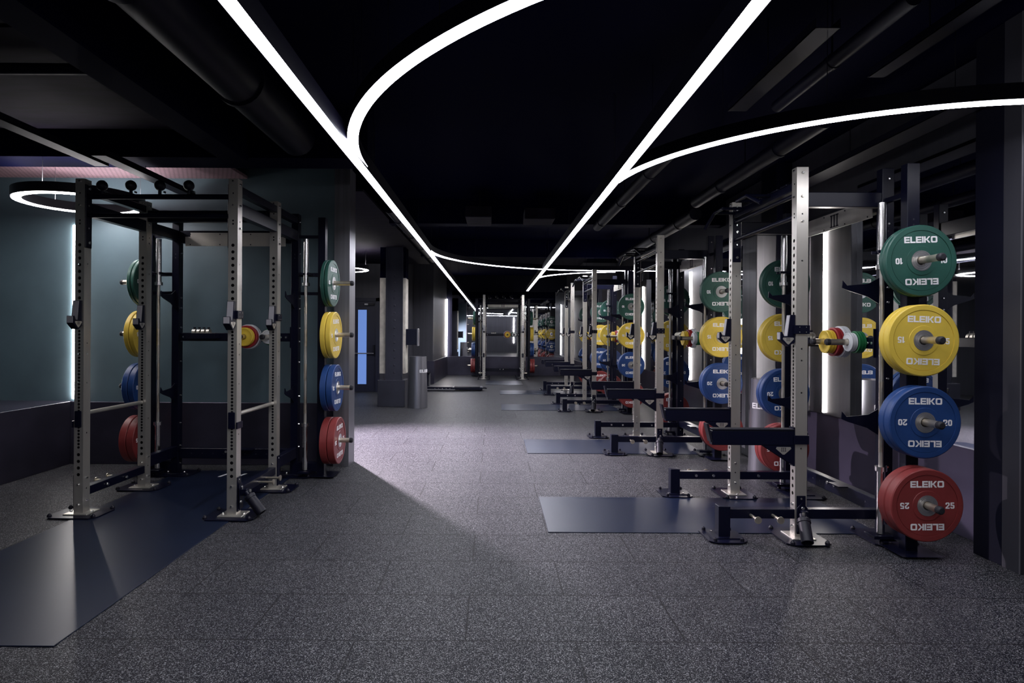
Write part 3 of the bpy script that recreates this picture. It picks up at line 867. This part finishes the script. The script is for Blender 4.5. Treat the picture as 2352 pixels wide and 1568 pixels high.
def wall_led(p, sx, sy, z0, z1, label):
    b = MB(); b.box(p[0] - sx / 2, p[0] + sx / 2, p[1] - sy / 2, p[1] + sy / 2, z0, z1, 'led')
    tag(link('wall_light_strip', b.mesh('wall_light_strip')), label, 'wall light', 'vertical wall light strips')
wall_led((LX + .008, 6.628), .016, .016, DZ + .06, 2.50, 'vertical light strip in the left corner behind the power rack')
wall_led((3.228, 6.17), .012, .026, DZ + .02, 2.42, 'vertical light strip on the right wall behind the nearest rack')
wall_led((3.228, 10.4), .012, .026, DZ + .02, 2.42, 'vertical light strip on the right wall behind the second rack')
wall_led((3.228, 13.7), .012, .026, DZ + .02, 2.42, 'vertical light strip on the right wall behind the third rack')
wall_led((-1.545, FY - .06), .035, .035, DZ + .02, 2.50, 'vertical light strip in the far left corner')
wall_led((1.43, -3.33), .04, .03, .70, 2.50, 'vertical light strip on the wall behind the viewer, seen in the far mirror')
wall_led((2.385, 19.2), .012, .026, DZ + .02, 2.42, 'vertical light strip on the bay wall at the far right')

# hidden downlight in the side room that throws the bright lilac patch
def downlight(x, y, z, power, label, tgt, col=(1, .86, 1), rad=.06, ang=100):
    b = MB(); b.lathe([(0, .05), (0, .065), (.14, .065), (.14, 0)], (0, 0, 0), (0, 0, 1), 'blackm', n=24); me = b.mesh('housing')
    t = thing('ceiling_spotlight', None, label, 'spotlight', (x, y, z), 0, None, [('housing', me)])
    ld = bpy.data.lights.new('lamp', 'SPOT'); ld.energy = power; ld.color = col; ld.spot_size = math.radians(ang); ld.spot_blend = .9; ld.shadow_soft_size = rad
    lo = bpy.data.objects.new('lamp', ld); C.objects.link(lo); lo.parent = t
    d = Vector(tgt) - Vector((x, y, z)); lo.rotation_euler = d.to_track_quat('-Z', 'Y').to_euler(); lo.location = (0, 0, -.02)
downlight(-2.55, 8.7, 2.75, 2500, 'black ceiling spotlight in the side room behind the teal wall', (-1.0, 7.5, 0), ang=88)

# ---------------------------------------------------------------- mats
def floor_mat(x0, x1, y0, y1, label, marks=()):
    b = MB(); b.box(x0, x1, y0, y1, 0, .006, 'mat', bev=.002)
    o = tag(link('lifting_mat', b.mesh('lifting_mat')), label, 'floor mat', 'navy lifting mats')
    for mx, my, dx, dy in marks:
        b = MB(); b.prism([(mx, my), (mx + .03, my), (mx + .03 + dx, my + dy), (mx + dx, my + dy)], lambda u, v, t: (u, v, t), .0062, .0068, 'white')
        q = link('marking', b.mesh('marking'), o); q['label'] = 'short white stripe'
floor_mat(-3.10, -1.93, 2.78, 6.30, 'long navy mat running through the left power rack toward the viewer', [(-2.63, 6.03, .03, .14), (-2.46, 6.03, .03, .14)])
floor_mat(.39, 2.72, 4.42, 5.37, 'navy mat through the nearest right-hand rack', [(2.55, 4.96, .12, .03)])
floor_mat(.40, 2.48, 7.32, 8.27, 'navy mat through the second right-hand rack')
floor_mat(.15, 2.30, 11.40, 12.36, 'navy mat through the third right-hand rack')
floor_mat(.15, 2.28, 14.35, 15.33, 'navy mat through the fourth right-hand rack')
floor_mat(-.22, .80, 16.95, 18.4, 'navy mat in front of the far end rack')

# ---------------------------------------------------------------- bins
def bin_parts(r, h):
    b = MB()
    b.lathe([(0, r * 1.08), (.02, r * 1.08), (h, r * .93), (h, r * .86), (h - .08, r * .86), (h - .30, r * .80), (h - .30, 0)], (0, 0, 0), (0, 0, 1), 'bin', n=56)
    body = b.mesh('bin_body')
    b = MB()
    rr = r * .985
    def wrap(u, v, t):
        a = u / rr
        return ((rr + t + .0) * math.sin(a), -(rr + t) * math.cos(a), h * .72 + v)
    text(b, 'ELEIKO', .055, wrap, .0, .006, 'white', gap=.09)
    return body, b.mesh('lettering')
body, let = bin_parts(.175, .95)
thing('litter_bin', body, 'tall brushed steel litter bin standing by the riveted column', 'bin', (-1.415, 11.78, 0), math.radians(66), 'brushed steel bins', [('lettering', let, None, 'white lettering')])
thing('litter_bin', body, 'tall brushed steel litter bin between the two nearest right-hand racks', 'bin', (2.78, 6.38, 0), math.radians(-32), 'brushed steel bins', [('lettering', let, None, 'white lettering')])

# ---------------------------------------------------------------- door
b = MB(); b.box(-3.72, -2.76, 14.80, 14.86, 0, 2.12, 'door', bev=.004); dr = struct('door_1', b)
b = MB(); b.box(-3.80, -3.72, 14.76, 14.86, 0, 2.20, 'door'); b.box(-2.76, -2.68, 14.76, 14.86, 0, 2.20, 'door'); b.box(-3.80, -2.68, 14.76, 14.86, 2.12, 2.20, 'door'); link('door_frame', b.mesh('door_frame'), dr)
b = MB(); b.box(-3.18, -2.98, 14.79, 14.80, .18, 1.92, 'pane'); o = link('vision_panel', b.mesh('vision_panel'), dr); o['label'] = 'tall narrow blue-lit glass pane'
b = MB(); b.cyl((-3.68, 14.74, .90), (-2.80, 14.74, .90), .014, 'coltrim', n=10); b.box(-2.82, -2.78, 14.73, 14.80, .86, 1.10, 'blackm'); link('push_bar', b.mesh('push_bar'), dr)
b = MB(); b.box(-3.02, -2.80, 14.74, 14.80, 2.02, 2.07, 'blackm'); b.box(-3.02, -2.94, 14.735, 14.74, 2.03, 2.065, 'cw'); link('door_closer', b.mesh('door_closer'), dr)

# riveted column with concrete infill
b = MB(); b.box(-2.17, -1.66, 11.82, 12.30, 0, .50, 'colsteel', bev=.004); base = b.mesh('plinth')
b = MB()
b.box(-2.03, -1.71, 11.86, 12.26, .50, CZ, 'colsteel'); b.box(-2.03, -2.01, 11.84, 11.86, .56, CZ, 'colsteel'); b.box(-1.73, -1.71, 11.84, 11.86, .56, CZ, 'colsteel')
for k in range(14):
    b.lathe([(0, .020), (.012, .016), (.018, 0)], (-1.865, 11.86, .64 + .14 * k), (0, -1, 0), 'colsteel', n=10)
shaft = b.mesh('steel_shaft')
b = MB(); b.box(-2.15, -2.03, 11.90, 12.26, .62, 2.42, 'concrete'); c1 = b.mesh('concrete_panel')
b = MB(); b.box(-1.71, -1.665, 11.90, 12.26, .62, 2.42, 'concrete'); c2 = b.mesh('concrete_panel')
b = MB(); b.box(-2.15, -1.665, 11.92, 12.26, 2.42, CZ, 'ceil'); c3 = b.mesh('column_head')
thing('riveted_column', None, 'dark riveted steel column with pale concrete edges and a steel plinth', 'column', (0, 0, 0), 0, None, [('plinth', base), ('steel_shaft', shaft), ('concrete_panel', c1, None, 'pale concrete strip'), ('concrete_panel', c2, None, 'pale concrete strip'), ('column_head', c3)])
# wall dispenser
b = MB(); b.box(-1.665, -1.44, 11.95, 12.20, 1.16, 1.46, 'black', bev=.006)
body = b.mesh('dispenser_body')
b = MB(); b.box(-1.452, -1.435, 11.94, 12.21, 1.14, 1.47, 'coltrim', bev=.003); face = b.mesh('edge_frame')
thing('paper_dispenser', body, 'black box dispenser fixed to the right of the riveted column', 'dispenser', (0, 0, 0), 0, None, [('edge_frame', face, None, 'silver edge')])
# low platform and padded block beyond the bin
b = MB(); b.box(0, 1.36, 0, .42, .03, .09, 'black', bev=.006); b.box(.0, .7, -.03, 0, .02, .05, 'coltrim'); fr = b.mesh('deck')
b = MB(); b.box(.68, 1.30, .03, .39, .09, .105, 'rubber', bev=.005); pad = b.mesh('foot_pad')
b = MB(); b.box(.05, .64, .04, .38, .09, .097, 'blackm'); tr = b.mesh('tread')
b = MB(); b.tube([(1.36, .21, .06), (1.42, .21, .065), (1.46, .20, .05)], .02, 'blackm'); hd = b.mesh('carry_handle')
b = MB()
for k in range(5): b.cyl((.22 + .09 * k, 0, .06), (.22 + .09 * k, -.008, .06), .011, 'chrome', n=8)
bl = b.mesh('bolt_row')
b = MB()
for x in (.06, 1.28):
    for y in (.05, .37): b.cyl((x, y, 0), (x, y, .03), .03, 'rubber', n=10)
ft = b.mesh('rubber_feet')
thing('step_platform', None, 'low black platform lying on the floor beyond the bin', 'platform', (-1.62, 15.10, 0), 0, None, [('deck', fr), ('foot_pad', pad), ('tread', tr), ('carry_handle', hd), ('bolt_row', bl), ('rubber_feet', ft)])
b = MB(); b.box(0, .17, 0, .30, 0, .34, 'black', bev=.008); bk = b.mesh('frame')
b = MB(); b.cyl((-.22, .12, .39), (.20, .12, .39), .055, 'blackm', n=20); rl = b.mesh('roller_pad')
b = MB(); b.box(.185, .215, .08, .14, 0, .37, 'coltrim'); b.box(.17, .215, .09, .13, .10, .14, 'coltrim'); lg = b.mesh('leg')
thing('roller_bench', None, 'black block with a padded roller on top behind the bin', 'bench', (-1.80, 15.75, 0), 0, None, [('frame', bk), ('roller_pad', rl), ('leg', lg)])

# ---------------------------------------------------------------- ceiling services
def pipe(x, y0, y1, z, r, label, m='pipe', name='ceiling_pipe', cat='pipe'):
    b = MB(); b.cyl((x, y0, z), (x, y1, z), r, m, n=24)
    k = y0 + .7
    while k < y1:
        b.lathe([(-.02, r), (-.02, r * 1.12), (.02, r * 1.12), (.02, r)], (x, k, z), (0, 1, 0), m, n=24, closed=True); k += 1.3
    b.cyl((x, (y0 + y1) / 2, z + r), (x, (y0 + y1) / 2, CZ), .006, m, n=6)
    tag(link(name, b.mesh(name)), label, cat, 'ceiling pipes and ducts')
def tray(x0, x1, y0, y1, z, label):
    b = MB(); b.box(x0, x1, y0, y1, z, z + .004, 'pipe'); b.box(x0, x0 + .004, y0, y1, z, z + .05, 'pipe'); b.box(x1 - .004, x1, y0, y1, z, z + .05, 'pipe')
    k = y0 + .1
    while k < y1:
        b.box(x0, x1, k, k + .02, z + .004, z + .012, 'pipe'); k += .15
    b.cyl((x0 + .02, (y0 + y1) / 2, z + .03), (x0 + .02, (y0 + y1) / 2, CZ), .004, 'pipe', n=6)
    tag(link('cable_tray', b.mesh('cable_tray')), label, 'cable tray', 'cable trays')
pipe(-1.66, .8, 5.3, 3.02, .15, 'fat round black duct above the left light line', name='air_duct', cat='duct')
pipe(2.30, 4.4, 7.2, 2.90, .065, 'round black pipe over the nearest right-hand rack')
pipe(1.92, 2.9, 4.3, 2.95, .04, 'thin black pipe above the right curved light')
pipe(1.45, 5.2, 8.9, 2.90, .06, 'black pipe beside the right light line')
pipe(-1.25, 7.5, 12.8, 2.88, .07, 'long black pipe beyond the teal wall, left of the light line')
pipe(2.55, 8.0, 12.8, 2.92, .08, 'black pipe over the far right-hand racks')
tray(2.85, 3.05, 3.9, 6.3, 2.82, 'perforated cable tray over the nearest right-hand rack')
tray(1.62, 1.75, 3.2, 4.4, 2.95, 'short cable tray near the curved light')
tray(2.25, 2.35, 2.8, 3.8, 2.95, 'short cable tray at the upper right')
tray(-3.42, -3.30, 1.5, 5.4, 2.80, 'cable tray on the left above the power rack')
tray(-3.20, -3.08, 5.0, 6.5, 2.78, 'slotted channel rail hanging over the left ring light')
b = MB(); b.box(-2.35, -2.12, .5, 5.44, 2.86, CZ, 'ceil', bev=.01); struct('trim_13', b)
b = MB(); b.box(-5.58, -2.36, 3.6, 5.4, 3.12, 3.14, 'mauve'); struct('trim_14', b)
b = MB(); b.box(-5.58, -2.36, 1.2, 3.55, 3.12, 3.14, 'mauve'); struct('trim_15', b)
b = MB(); b.cyl((-5.58, 4.0, 3.05), (-2.36, 4.0, 3.05), .035, 'pipe'); tag(link('ceiling_pipe', b.mesh('ceiling_pipe')), 'thin pipe crossing below the plasterboard at the upper left', 'pipe', 'ceiling pipes and ducts')
b = MB(); b.box(-.38, -.04, 8.2, 8.9, 2.90, 3.05, 'mauve', bev=.01); b.cyl((-.2, 8.5, 3.05), (-.2, 8.5, CZ), .01, 'pipe'); tag(link('ceiling_box', b.mesh('ceiling_box')), 'mauve junction box hanging in the middle of the dark ceiling', 'box')
b = MB(); b.box(.40, .80, 8.3, 8.8, 2.90, 3.05, 'mauve', bev=.01); b.cyl((.6, 8.5, 3.05), (.6, 8.5, CZ), .01, 'pipe'); tag(link('ceiling_box', b.mesh('ceiling_box')), 'dark junction box left of the right light line', 'box')
